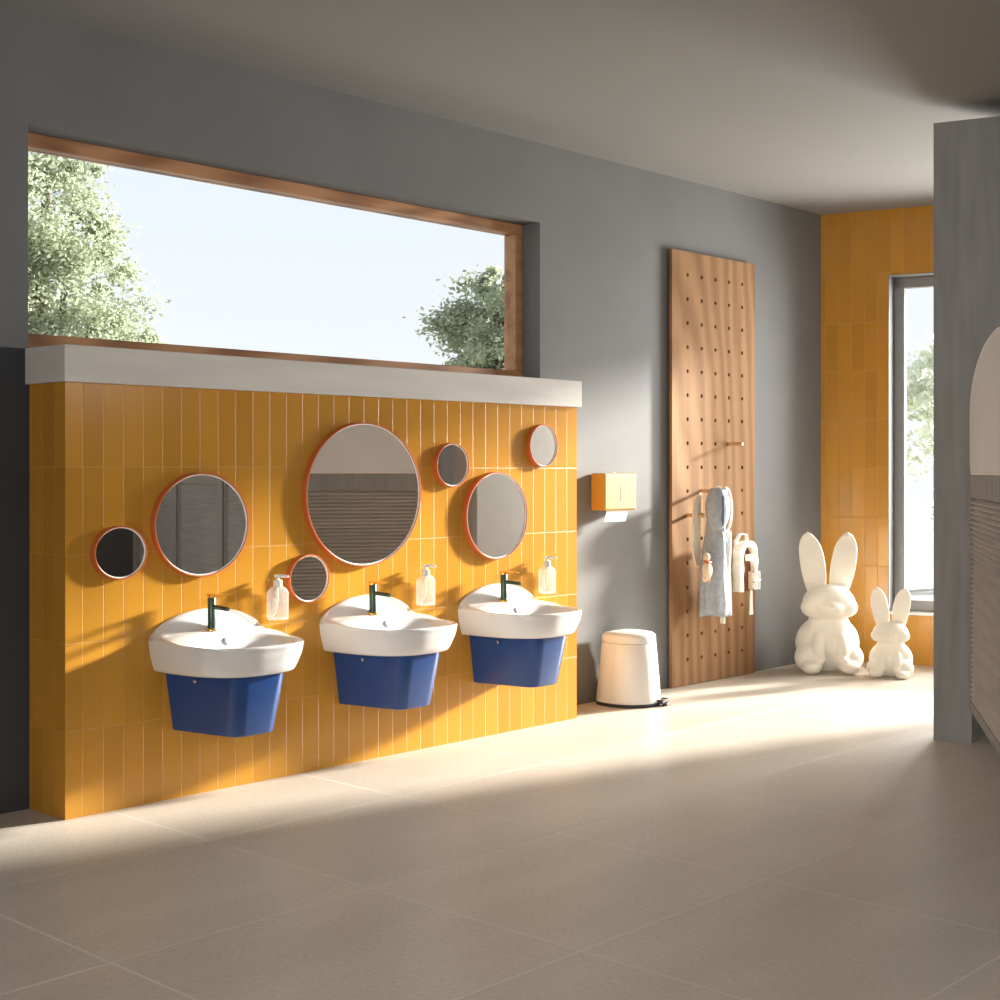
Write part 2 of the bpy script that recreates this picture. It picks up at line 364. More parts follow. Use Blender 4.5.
# ------------------------------------------------------------------ strip window
w1 = struct(empty('window_1', (0, 0, 0)))
fw = .052; fy0, fy1 = 4.575, 4.65; fz0 = WZ0+.0
fr = MB()
fr.box(WX0, fy0, fz0, WX1, fy1, fz0+.066); fr.box(WX0, fy0, WZ1-.05, WX1, fy1, WZ1)
fr.box(WX0, fy0, fz0+.066, WX0+.02, fy1, WZ1-.05); fr.box(WX1-fw, fy0, fz0+.066, WX1, fy1, WZ1-.05)
struct(fr.build('window_frame', 'frame_wood', w1, bevel=.004))
struct(MB().box(WX0+.02, fy1-.03, fz0+.066, WX1-fw, fy1-.024, WZ1-.05).build('pane', 'pane', w1))
# ------------------------------------------------------------------ tall window
w2 = struct(empty('window_2', (0, 0, 0)))
fr = MB(); b0, b1 = -.19, -.13; fw = .062
fr.obox(C0, EW, ENR, T0+e, T0+e+fw, b0, b1, EZ0+.01, EZ1-e); fr.obox(C0, EW, ENR, T1-e-fw, T1-e, b0, b1, EZ0+.01, EZ1-e)
fr.obox(C0, EW, ENR, T0+e, T1-e, b0, b1, EZ0+.01, EZ0+.01+fw); fr.obox(C0, EW, ENR, T0+e, T1-e, b0, b1, EZ1-e-fw, EZ1-e)
struct(fr.build('window_frame', 'alu', w2, bevel=.004))
struct(MB().obox(C0, EW, ENR, T0+e+fw, T1-e-fw, b0+.02, b0+.026, EZ0+.01+fw, EZ1-e-fw).build('pane', 'pane', w2))

# ------------------------------------------------------------------ tiled half-height wall and its ledge
YF = 4.228; BX0, BX1 = 2.452, 5.072
struct(MB().box(BX0, YF, 0, BX1, YB-.005, 1.44).build('wall_tiled', 'ochre'))
struct(MB().box(BX0-.015, YF-.022, 1.44, BX1+.012, fy0, 1.562).build('trim_4', 'concrete', bevel=.003))

# ------------------------------------------------------------------ cubicle pier, partition and doors
P0 = Vector((5.69, 2.77, 0))
struct(MB().obox(P0, EW, ENR, 0, .157, -.16, 0, 0, 2.625).build('wall_pier', 'greyboard'))
up = MB().obox(P0, EW, ENR, .157, .62, -.06, 0, 1.25, 2.625)
struct(up.build('wall_over_door', 'greyboard'))
pd = Vector((3.0, -.77, 0)).normalized(); pn = Vector((pd.y, -pd.x, 0))
PS = P0 + EW*.05 - ENR*.16
struct(MB().obox(PS, pd, pn, 0.0, 2.42, 0, .08, 0, 2.625).build('wall_partition', 'taupe_wall'))
def slat_panel(mb, p, d, n, a0, a1, z0, z1, pitch=.0205, th=.012):
    k = 0; z = z0
    while z+pitch <= z1+1e-6:
        # each slat is a tilted board
        vs = []
        for a in (a0, a1):
            for (bn, bz) in ((-.012, .016), (-.008, .019), (.014, .004), (.010, .0005)):
                vs.append((p.x+d.x*a+n.x*bn, p.y+d.y*a+n.y*bn, z+bz))
        mb.add(vs, [(0, 1, 2, 3), (7, 6, 5, 4), (0, 4, 5, 1), (1, 5, 6, 2), (2, 6, 7, 3), (3, 7, 4, 0)])
        z += pitch
    return mb
def rounded_panel(w, z0, z1, x0, n=10):
    """outline with an arched top and small lower corners, in (along, z)"""
    pts = []; r = .13
    for i in range(n+1):
        a = PI + (PI/2)*i/n; pts.append((x0+r*.35+r*.35*math.cos(a), z0+r+r*math.sin(a)))
    for i in range(n+1):
        a = -PI/2 + (PI/2)*i/n; pts.append((x0+w-r*.35+r*.35*math.cos(a), z0+r+r*math.sin(a)))
    for i in range(n+1):
        a = PI/2*i/n; pts.append((x0+w-.12+.12*math.cos(a), z1-.12+.12*math.sin(a)))
    for i in range(2*n+1):
        a = PI/2+PI/2*i/(2*n); pts.append((x0+w*.85+w*.85*math.cos(a), z1-.27+.27*math.sin(a)))
    return pts
def cubicle_door(name, p, d, n, wd, top=True):
    r = struct(empty(name, (0, 0, 0)))
    fr = MB(); t0, t1 = -.016, .016
    fr.obox(p, d, n, 0, .03, t0, t1, .15, 1.13); fr.obox(p, d, n, wd-.03, wd, t0, t1, .15, 1.13)
    fr.obox(p, d, n, .03, wd-.03, t0, t1, .15, .19); fr.obox(p, d, n, .03, wd-.03, t0, t1, 1.036, 1.13)
    struct(fr.build('door_frame', 'greyboard' if top else 'taupe', r, bevel=.002))
    struct(slat_panel(MB(), p, d, n, .03, wd-.03, .19, 1.036).build('slatted_panel', 'slat', r))
    struct(MB().obox(p, d, n, .034, wd-.034, -.0165, -.0145, .188, 1.038).build('backing', 'slat', r))
    if top:
        pts = rounded_panel(wd-.004, 1.13, 1.655, .002)
        def ring(b, k): 
            cx, cz = wd/2, 1.42
            return [(p.x+d.x*(cx+(a-cx)*k)+n.x*b, p.y+d.y*(cx+(a-cx)*k)+n.y*b, cz+(z-cz)*k) for a, z in pts]
        struct(MB().loft([ring(-.010, .988), ring(.010, .988)]).build('arched_panel', 'panel', r))
        struct(MB().loft([ring(-.012, 1.0), ring(.012, 1.0), ring(.012, .975), ring(-.012, .975), ring(-.012, 1.0)], False, False).build('panel_edging', 'edge', r))
    return r
HD = Vector((-.734, -.429, 0)).normalized(); HN = Vector((-HD.y, HD.x, 0)); 
if HN.dot(Vector((0, 0, 0))-P0) < 0: HN = -HN
HP = P0 + EW*.160 + HD*.004 + ENR*.0
HN = Vector((HD.y, -HD.x, 0)) if Vector((HD.y, -HD.x, 0)).x < 0 else Vector((-HD.y, HD.x, 0))
cubicle_door('door_1', HP, HD, HN, 1.10)
s = 1.50
posts = 2
for k in range(5):
    q = P0 + EW*s - ENR*.06
    struct(MB().obox(q, EW, ENR, 0, .10, -.05, .03, 0, 1.15).build('wall_post', 'taupe'))
    if k < 4: cubicle_door('door_%d' % (k+2), P0 + EW*(s+.108) - ENR*.06, EW, ENR, .94, top=False)
    s += 1.055

# ------------------------------------------------------------------ mirrors
def mirror(x, z, r, label, sx=1.0):
    t = tag(empty('round_mirror', (x, YF, z)), label, 'mirror', 'round mirrors on the tiled wall')
    k = .0055 if r > .15 else .0045; dp = .026
    fr = MB().lathe([(r-.006, 0.0), (r-.006, .002), (r, .004), (r, dp-.003), (r-.002, dp), (r-k+.001, dp), (r-k, dp-.002), (r-k, dp-.006), (r-k-.001, .002), (r-.006, 0.0)], 72, 'Y', closed=False)
    fr = MB().lathe([(r-.012, 0), (r, .0), (r, dp-.003), (r-.0015, dp), (r-k, dp), (r-k-.0005, dp-.002), (r-k-.0005, .010), (r-.012, .010)], 72, 'Y', closed=True)
    fr.build('mirror_frame', 'orange', t, smooth=True)
    MB().lathe([(r-k-.001, .010), (r-k-.001, dp-.008)], 72, 'Y').build('mirror_glass', 'mirror', t)
    MB().lathe([(r-k-.0008, dp-.008), (r-k-.0008, dp-.004), (r-k-.004, dp-.0078), (r-k-.004, dp-.008)], 72, 'Y', closed=True).build('glass_bevel', 'whitetrim', t, smooth=True)
    t.scale.x = sx
    return t
mirror(2.647, .871, .091, 'small round mirror nearest the left corner of the yellow wall', sx=1.13)
mirror(2.978, .956, .185, 'medium round mirror above the left washbasin, showing grey slats', sx=1.09)
mirror(3.747, 1.054, .284, 'large round mirror, the biggest one on the yellow tiles', sx=1.065)
mirror(3.464, .738, .092, 'small round mirror low beside the left soap bottle', sx=1.06)
mirror(4.236, 1.171, .093, 'small round mirror just right of the largest mirror', sx=1.05)
mirror(4.510, .952, .190, 'medium round mirror above the right washbasin', sx=1.03)
mirror(4.814, 1.259, .096, 'small round mirror topmost and farthest right under the ledge', sx=1.0)

# ------------------------------------------------------------------ washbasins
def basin_outline(n=112, hw=.24, P=.40, ex=2.8):
    pts = []
    for i in range(n+1):
        th = PI*i/n; c, s_ = math.cos(th), math.sin(th)
        pts.append((math.copysign(abs(c)**(2/ex), c)*hw, -(s_**(2/ex))*P))
    # straight back along the wall, from -hw to +hw
    for i in range(1, 24): pts.append((-hw+2*hw*i/24, 0.0))
    return pts
def sstep(x): x = max(0, min(1, x)); return x*x*(3-2*x)
ZR = .561
def basin_z(u, v):
    w = -v
    arch = max(0, 1-(u/.2405)**2)**.60
    deck = (1-sstep((w-.004)/(.030+.034*max(0, 1-(u/.2405)**2))))
    h = .010 + .078*arch*deck*.9 + .022*arch*(1-sstep((w-.05)/.12))
    if w > .3: h = h*(1-sstep((w-.3)/.1)*.0)
    # bowl
    du = abs(u)/.212; dv = abs(w-.234)/.148
    q = (du**2.7+dv**2.7)**(1/2.7)
    bowl = -.105*(1-sstep((q-.30)/.70))
    return ZR-.006+h*(1-sstep((w-.10)/.10)*.9)+bowl
def make_sink():
    t = empty('washbasin', (3.01, YF, 0))
    out = basin_outline(); n = len(out); c0 = (0, -.205)
    rings = []
    # body from bottom up
    def at(sc, z, sv=None):
        sv = sv or sc
        return [(u*sc, v*sv, z) for u, v in out]
    rings.append([(u*.5, v*.5, .470) for u, v in out])
    rings.append([(u*.80, v*.80, .450) for u, v in out])
    rings.append(at(.885, .452)); rings.append(at(.915, .460)); rings.append(at(.945, .483)); rings.append(at(.974, .508)); rings.append(at(.991, .528)); rings.append(at(.998, .545))
    def top(s_, dz=0):
        r = []
        for u, v in out:
            uu = c0[0]+(u-c0[0])*s_; vv = c0[1]+(v-c0[1])*s_
            r.append((uu, vv, basin_z(uu, vv)+dz))
        return r
    r1 = top(1.0, -.010); r1 = [(x, y, z) for x, y, z in r1]; rings.append(r1)
    rings.append(top(.998, -.004)); rings.append(top(.99, -.001)); rings.append(top(.975))
    for k in range(1, 30): rings.append(top(.975*(1-k/30)**.9))
    rings.append(top(.004))
    MB().loft(rings).build('basin', 'ceramic', t, smooth=True, angle=70)
    # lower cabinet
    def trap(hb, hf, D_, r, rot=0):
        pts = [(-hb, -.001)]
        # rounded front corners
        def corner(cx, cy, p, q):
            c_ = Vector((cx, cy)); a = c_+(Vector(p)-c_).normalized()*r; b = c_+(Vector(q)-c_).normalized()*r
            return [tuple((1-t_)**2*a+2*t_*(1-t_)*c_+t_*t_*b) for t_ in [i/8 for i in range(9)]]
        pts += corner(-hf, -D_, (-hb, 0), (hf, -D_)); pts += corner(hf, -D_, (-hf, -D_), (hb, 0)); pts += [(hb, -.001)]
        return pts
    b0_, b1_ = trap(.142, .086, .290, .04), trap(.176, .106, .338, .05)
    lo = [(x*.965, y*.985) for x, y in b0_]
    cab = MB().loft([[(x, y, .240) for x, y in lo], [(x, y, .245) for x, y in b0_], [(x, y, .474) for x, y in b1_]])
    cabo = cab.build('pedestal_cover', 'blue', t, smooth=True, angle=50)
    kn = MB().lathe([(.001, -.004), (.006, -.004), (.006, .008), (.004, .010), (0.001, .010)], 16, 'X').build('cover_knob', 'chrome', t)
    kn.location = (-.150, -.150, .427); kn.rotation_euler = (0, 0, PI+.2)
    # drain
    zc = basin_z(0, -.232)
    MB().lathe([(.001, 0), (.022, 0), (.022, .003), (.017, .005), (.001, .005)], 28, 'Z', (0, -.232, zc)).build('drain', 'chrome', t, smooth=True)
    oz = basin_z(0, -.135)
    o = MB().lathe([(.001, 0), (.0145, 0), (.0145, .003), (.011, .005), (.001, .005)], 28, 'Z').build('overflow_cover', 'satin', t, smooth=True)
    sl_ = (basin_z(0, -.113)-basin_z(0, -.123))/.01
    o.location = (0, -.118, basin_z(0, -.118)-.001); o.rotation_euler = (math.atan(sl_), 0, 0)
    return t
sink = make_sink()
tag(sink, 'white ceramic washbasin with blue cover, nearest the left end of yellow wall', 'sink', 'wall-hung washbasins')
def make_tap():
    z0 = basin_z(-.02, -.066)-.001
    t = empty('basin_tap', (2.985, YF-.066, z0))
    MB().lathe([(.001, 0), (.023, 0), (.023, .005), (.021, .0075), (.001, .0075)], 28).build('base_ring', 'gold', t, smooth=True)
    MB().lathe([(.001, .0075), (.0145, .0075), (.0145, .113), (.0135, .115), (.001, .115)], 28).build('tap_body', 'anthracite', t, smooth=True)
    MB().tube([(0, -.008, .083), (0, -.05, .082), (0, -.092, .080), (0, -.095, .0795)], [.0085, .008, .008, .0075], 14).build('spout', 'anthracite', t, smooth=True)
    lv = MB().lathe([(.001, .115), (.0145, .115), (.0155, .121), (.0155, .126), (.013, .128), (.001, .128)], 28)
    lv.loft([[(-.014, .012, .122), (.014, .012, .122), (.014, .012, .129), (-.014, .012, .129)],
             [(-.013, -.05, .123), (.013, -.05, .123), (.013, -.05, .129), (-.013, -.05, .129)],
             [(-.009, -.084, .125), (.009, -.084, .125), (.009, -.084, .129), (-.009, -.084, .129)]])
    lv.build('lever', 'gold', t, smooth=True)
    return t
tap = tag(make_tap(), 'anthracite tap with gold lever on the left washbasin', 'tap', 'basin taps')
def make_bottle():
    t = empty('soap_dispenser', (3.298, YF-.040, .597))
    def rr(w, d, r, z, n=6):
        o = []
        for cx, cy, a0 in ((w-r, d-r, 0), (-w+r, d-r, PI/2), (-w+r, -d+r, PI), (w-r, -d+r, 1.5*PI)):
            for i in range(n+1):
                a = a0+PI/2*i/n; o.append((cx+r*math.cos(a), cy+r*math.sin(a), z))
        return o
    MB().loft([rr(.033, .020, .008, 0), rr(.036, .023, .008, .004), rr(.036, .023, .008, .098), rr(.034, .0215, .010, .108), rr(.027, .018, .012, .117), rr(.016, .0155, .0150, .123), rr(.014, .0139, .0138, .126)]
              ).build('bottle_body', 'clear', t, smooth=True, angle=50)
    MB().loft([rr(.034, .021, .007, .0005), rr(.0342, .0212, .007, .006)]).build('bottle_base', 'white', t, smooth=True)
    MB().tube([(0, 0, .122), (.001, 0, .08), (-.004, 0, .05), (-.014, 0, .025), (-.028, 0, .009)], .0032, 10).build('dip_tube', 'white', t, smooth=True)
    MB().lathe([(.001, .120), (.0165, .120), (.0165, .143), (.0145, .146), (.0065, .147), (.006, .158), (.001, .158)], 24).build('pump_collar', 'white', t, smooth=True)
    hd = MB().lathe([(.001, .156), (.012, .156), (.0135, .160), (.012, .165), (.001, .166)], 24)
    hd.tube([(0, 0, .161), (.012, -.022, .1615), (.020, -.036, .159), (.021, -.038, .156)], [.006, .0055, .0045, .003], 10)
    hd.build('pump_head', 'white', t, smooth=True)
    MB().box(-.011, .021, .03, .011, .0398, .075).build('wall_bracket', 'clear', t, bevel=.002)
    return t
bot = tag(make_bottle(), 'clear soap bottle with white pump between the two left washbasins', 'soap dispenser', 'wall soap bottles')
for i, (dx, dz, l1, l2, l3) in enumerate([
        (.762, 0, 'white ceramic washbasin with blue cover, the middle one of three', 'anthracite tap with gold lever on the middle washbasin', 'clear soap bottle with white pump between the middle and right washbasins'),
        (1.518, 0, 'white ceramic washbasin with blue cover, nearest the waste bin', 'anthracite tap with gold lever on the right washbasin', 'clear soap bottle with white pump above the right washbasin, nearest the yellow wall\'s right edge')]):
    for src, lab in ((sink, l1), (tap, l2), (bot, l3)):
        c = copy_tree(src); c.location.x += dx; c['label'] = lab

# ------------------------------------------------------------------ paper towel dispenser
pt = tag(empty('paper_towel_dispenser', (5.588, YB, .950)), 'yellow metal paper towel dispenser on the grey wall', 'dispenser')
MB().box(-.128, -.092, 0, .128, -.001, .184).build('housing', 'yellow', pt, bevel=.010, seg=4)
MB().loft([[(-.008, -.0925, .045), (.004, -.0925, .045), (.004, -.0925, .115), (.0, -.0925, .122), (-.006, -.0925, .118)],
           [(-.008, -.090, .045), (.004, -.090, .045), (.004, -.090, .115), (.0, -.090, .122), (-.006, -.090, .118)]]).build('level_slot', 'slotc', pt)
MB().lathe([(.001, 0), (.006, 0), (.006, .003), (.001, .003)], 16, 'Z', (.0, -.05, .1835)).build('lock', 'chrome', pt)
MB().loft([[(-.088, -.070, .02), (.080, -.070, .02), (.080, -.0685, .02), (-.088, -.0685, .02)], [(-.092, -.074, -.015), (.076, -.074, -.015), (.076, -.0725, -.015), (-.092, -.0725, -.015)], [(-.104, -.070, -.054), (.066, -.070, -.056), (.066, -.0685, -.056), (-.104, -.0685, -.054)]]).build('paper_sheet', 'paper', pt)

# ------------------------------------------------------------------ pedal bin
bn = tag(empty('pedal_bin', (5.572, 4.300, 0)), 'white pedal waste bin with black base ring beside the yellow wall', 'waste bin')
def dsh(w, z, n=64, ex=2.5, sh=1.0):
    o = []
    for i in range(n):
        a = 2*PI*i/n; c, s_ = math.cos(a), math.sin(a)
        e_ = 2.0 if s_ < 0 else 3.2
        o.append((math.copysign(abs(c)**(2/e_), c)*w, math.copysign(abs(s_)**(2/e_), s_)*w*.98, z))
    return o
MB().loft([dsh(.150, 0), dsh(.153, .004), dsh(.153, .014), dsh(.149, .018)]).build('base_ring', 'black', bn, smooth=True)
MB().loft([dsh(.150, .016), dsh(.151, .020), dsh(.143, .12), dsh(.134, .22), dsh(.1265, .302), dsh(.125, .304)]).build('bin_body', 'white', bn, smooth=True, angle=60)
MB().loft([dsh(.1255, .306), dsh(.1262, .308), dsh(.1250, .334), dsh(.123, .343), dsh(.112, .351), dsh(.09, .356), dsh(.05, .359), dsh(.01, .360)]).build('bin_lid', 'white', bn, smooth=True, angle=60)
pa = Vector((.36, -.93, 0)).normalized(); pb = Vector((-pa.y, pa.x, 0))
pd_ = MB().obox(pa*.0, pa, pb, .138, .172, -.032, .032, .010, .030); pd_.obox(pa*.0, pa, pb, .165, .192, -.026, .026, .004, .016)
pd_.build('pedal', 'black', bn, bevel=.004)
MB().obox(pa*.0, pa, pb, .150, .186, -.028, .028, .031, .035).build('pedal_plate', 'chrome', bn, bevel=.001)

# ------------------------------------------------------------------ pegboard
PX0, PX1, PZ1 = 6.096, 6.888, 2.314; PYF = 4.430
pg = tag(empty('pegboard', (PX0, PYF, 0)), 'tall oak pegboard with rows of holes standing flat against the grey wall', 'pegboard')
board = MB(); hx = [6.236-PX0+.1305*i for i in range(5)]; hz = [.141+.128*k for k in range(17)]
xs = [0]+[(hx[i]+hx[i+1])/2 for i in range(4)]+[PX1-PX0]; zs = [.003]+[(hz[i]+hz[i+1])/2 for i in range(16)]+[PZ1]
for i in range(5):
    for k in range(17):
        x0, x1, z0, z1 = xs[i], xs[i+1], zs[k], zs[k+1]; cx, cz, r = hx[i], hz[k], .0105
        n = 16; outer = []; inner = []; deep = []
        for q in range(n):
            a = 2*PI*q/n+PI/4; c, s_ = math.cos(a), math.sin(a)
            tx = ((x1-cx) if c > 0 else (cx-x0))/max(abs(c), 1e-6); tz = ((z1-cz) if s_ > 0 else (cz-z0))/max(abs(s_), 1e-6)
            if q % 4 == 0: ox, oz = (x1 if c > 0 else x0), (z1 if s_ > 0 else z0)
            else:
                tt = min(tx, tz); ox, oz = cx+c*tt, cz+s_*tt
                # slide onto the side between the two corners so quads stay tidy
                side = ((q//4)+0) % 4
                f_ = (q % 4)/4
                cs = [(x1, z1), (x0, z1), (x0, z0), (x1, z0)]
                A, B = cs[side], cs[(side+1) % 4]; ox, oz = A[0]+(B[0]-A[0])*f_, A[1]+(B[1]-A[1])*f_
            outer.append((ox, 0, oz)); inner.append((cx+c*r, 0, cz+s_*r)); deep.append((cx+c*r, .018, cz+s_*r))
        vs = outer+inner+deep
        board.add(vs, [(q, (q+1) % n, n+(q+1) % n, n+q) for q in range(n)]+[(n+q, n+(q+1) % n, 2*n+(q+1) % n, 2*n+q) for q in range(n)])
w_ = PX1-PX0
board.add([(0, 0, .003), (w_, 0, .003), (w_, 0, PZ1), (0, 0, PZ1), (0, .018, .003), (w_, .018, .003), (w_, .018, PZ1), (0, .018, PZ1)],
          [(0, 1, 5, 4), (1, 2, 6, 5), (2, 3, 7, 6), (3, 0, 4, 7)])
me = board.build('board', 'oak', pg)
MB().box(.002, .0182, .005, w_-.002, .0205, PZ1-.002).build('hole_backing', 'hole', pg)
MB().box(.05, .0207, .003, .10, .0345, PZ1-.05).build('batten', 'oak', pg)
MB().box(w_-.10, .0207, .003, w_-.05, .0345, PZ1-.05).build('batten', 'oak', pg)
def peg(i, k, label, L=.105):
    o = MB().lathe([(.001, -.016), (.0098, -.016), (.0098, L-.003), (.0085, L), (.001, L)], 20, 'Y').build('wooden_peg', 'dowel', smooth=True)
    o.location = (PX0+hx[i], PYF, hz[k]); return tag(o, label, 'peg', 'pegs in the pegboard')
peg(0, 6, 'wooden peg sticking out left of the grey towel')
peg(3, 5, 'wooden peg carrying the cream bag')
peg(3, 9, 'empty wooden peg above both hanging things, highest on the board', .09)
peg(1, 7, 'wooden peg carrying the hooded towel, hidden under its hood', .16)

# ------------------------------------------------------------------ hooded towel
def wob(a, seed): return math.sin(3*a+seed)*.5+math.sin(5*a+seed*2.1)*.35+math.sin(8*a+seed*.7)*.15
tw = tag(empty('hooded_towel', (6.330, 4.330, 1.052)), 'blue grey hooded child towel with white edging hanging on pegboard', 'towel')
rings = []
for k in range(25):
    f_ = k/24; z = -.02-f_*.655
    w = .036+.060*sstep(f_*1.2)+.008*f_; d = .040+.020*sstep(f_*1.6)
    amp = .004+.016*f_; ring = []
    for i in range(72):
        a = 2*PI*i/72; g = 1+amp/.06*wob(a, 1.3+f_*.8)*.9
        ring.append((.012+w*g*math.cos(a)-.010*f_, d*g*math.sin(a)-.012, z+(.012*math.sin(2*a+1) if k == 24 else 0)))
    rings.append(ring)
tw_b = MB().loft(rings, True, False).build('towel_body', 'greycloth', tw, smooth=True, angle=80); sd = tw_b.modifiers.new('s', 'SOLIDIFY'); sd.thickness = .005
# hood: a flattened pouch with rim, opening to the right
hr = []
for k in range(19):
    f_ = k/18; z = .002-f_*.235; hw_ = .060*math.sin(PI*min(1, (f_*.92+.08)))**.55+.012
    hr.append([(hw_*math.cos(2*PI*i/36)-.012, -.035+(.062*math.sin(2*PI*i/36))*math.sin(PI*min(1, f_*.9+.1))**.5, z) for i in range(36)])
MB().loft(hr).build('hood', 'greycloth', tw, smooth=True, angle=80)
edge = []
for k in range(25):
    f_ = k/24; a = PI/2-PI*1.05*f_
    edge.append((.002+.060*math.cos(a), -.075, -.112+.116*math.sin(a)))
MB().tube(edge, .006, 8).build('hood_edging', 'whitetrim', tw, smooth=True)
# folded white inner edges running down the front
for (dx, seed, w_s) in ((-.010, .4, .010), (.034, 1.7, .008), (.012, 2.9, .007)):
    st = []
    for k in range(21):
        f_ = k/20; z = -.225-f_*.445
        x = dx+.030*math.sin(f_*3.1+seed)*(1 if dx > 0 else .4)+.010*f_
        y = -.060-.020*f_
        ww = w_s*(1+.8*math.sin(f_*PI))
        st.append([(x-ww, y+.010, z), (x-ww*.4, y-.006, z), (x+ww*.4, y-.007, z), (x+ww, y+.010, z)])
    MB().loft(st).build('front_edging', 'whitetrim', tw, smooth=True, angle=80)
# cream lining hanging to the left
ln = [(-.062, -.035), (-.045, -.018), (-.04, -.42), (-.070, -.405), (-.098, -.36), (-.118, -.30), (-.122, -.20), (-.110, -.07)]
MB().loft([[(x*1.12-.022, .030+.012*math.sin(z*9), z) for x, z in ln], [(x*1.10-.022, .040+.012*math.sin(z*9), z) for x, z in ln]]).build('cream_lining', 'cream', tw, smooth=True, angle=50)
pat = MB()
pat.ell((-.062, -.048, -.475), (.038, .022, .048)); pat.ell((-.068, -.046, -.405), (.024, .018, .024)); pat.ell((-.045, -.044, -.515), (.016, .014, .022)); pat.ell((-.080, -.044, -.515), (.016, .014, .022))
pat.v = [(x-.045, y+.012, z+.045) for x, y, z in pat.v]
pat.build('plush_applique', 'peach', tw, smooth=True)
MB().tube([(-.137, -.032, -.380), (-.120, -.052, -.385), (-.100, -.052, -.387), (-.085, -.038, -.385)], .006, 8).build('applique_collar', 'orange', tw, smooth=True)
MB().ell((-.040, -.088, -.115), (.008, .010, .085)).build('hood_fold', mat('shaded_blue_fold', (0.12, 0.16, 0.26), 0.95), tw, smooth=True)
MB().tube([(.050, -.02, -.62), (.052, -.024, -.68), (.054, -.022, -.722)], [.012, .013, .014], 10).build('hanging_tape', 'cream', tw, smooth=True)
MB().tube([(-.015, .0, -.01), (0, -.03, .012), (.01, -.06, -.01)], .004, 8).build('hanging_loop', 'whitetrim', tw, smooth=True)

# ------------------------------------------------------------------ cream bag
bg_ = tag(empty('cloth_bag', (6.590, 4.330, .760)), 'cream child bag with brown panel and checked pocket on peg', 'bag')
arch = []
for k in range(41):
    f_ = k/40
    if f_ < .35: x, z, tx, tz = -.068, -.27+.20*(f_/.35), 0, 1
    elif f_ < .65:
        a = PI*(1-(f_-.35)/.30); x, z = .0+.068*math.cos(a), -.07+.058*math.sin(a)
    else: x, z = .068, -.07-.15*((f_-.65)/.35)
    arch.append((x, -.035, z))
rg = []
for i, p in enumerate(arch):
    q0, q1 = arch[max(0, i-1)], arch[min(40, i+1)]; tx, tz = q1[0]-q0[0], q1[2]-q0[2]; L_ = math.hypot(tx, tz); nx, nz = -tz/L_, tx/L_
    wd = .018+.004*math.sin(i*.9)
    rg.append([(p[0]+nx*wd, p[1]-.022, p[2]+nz*wd), (p[0]+nx*wd, p[1]+.028, p[2]+nz*wd), (p[0]-nx*wd*.8, p[1]+.028, p[2]-nz*wd*.8), (p[0]-nx*wd*.8, p[1]-.022, p[2]-nz*wd*.8)])
MB().loft(rg).build('padded_rim', 'cream', bg_, smooth=True, angle=30)
bp = [(-.052, -.27), (.052, -.27), (.052, -.10), (.042, -.055), (.018, -.028), (-.018, -.028), (-.042, -.055), (-.052, -.10)]
MB().loft([[(x, -.030, z) for x, z in bp], [(x, .0, z) for x, z in bp]]).build('brown_panel', 'brown', bg_)
pk = MB()
for (cx, cz) in ((.040, -.185), (.072, -.185), (.040, -.240), (.072, -.240)):
    for (a0, a1, z0, z1) in ((-.015, .015, .016, .022), (-.015, .015, -.022, -.016), (-.015, -.009, -.022, .022), (.009, .015, -.022, .022)):
        pk.box(cx+a0, -.072, cz+z0, cx+a1, -.060, cz+z1)
pk.box(.022, -.0745, -.216, .092, -.058, -.206)
pk.build('checked_pocket', 'whitetrim', bg_)
MB().box(.024, -.062, -.262, .088, -.032, -.164).build('pocket_backing', 'peach', bg_, bevel=.004)
MB().box(-.004, -.066, -.105, .026, -.031, -.070).build('small_label', 'whitetrim', bg_, bevel=.002)
MB().loft([[(-.055, -.02, -.06), (-.047, -.02, -.06), (-.047, .0, -.06), (-.055, .0, -.06)], [(-.064, -.02, .0), (-.056, -.02, .0), (-.056, .0, .0), (-.064, .0, .0)],
           [(-.03, -.02, .044), (-.02, -.02, .040), (-.02, .0, .040), (-.03, .0, .044)], [(.035, -.02, .040), (.033, -.02, .036), (.033, .0, .036), (.035, .0, .040)],
           [(.05, -.02, .0), (.044, -.02, .0), (.044, .0, .0), (.05, .0, .0)]]).build('shoulder_strap', 'whitetrim', bg_, smooth=True)
MB().loft([[(.030, -.045, -.26), (.050, -.045, -.26), (.050, -.038, -.26), (.030, -.038, -.26)], [(.028, -.045, -.34), (.052, -.045, -.34), (.052, -.038, -.34), (.028, -.038, -.34)],
           [(.024, -.045, -.40), (.060, -.045, -.40), (.060, -.038, -.40), (.024, -.038, -.40)]]).build('hanging_strap', 'cream', bg_, bevel=.002)

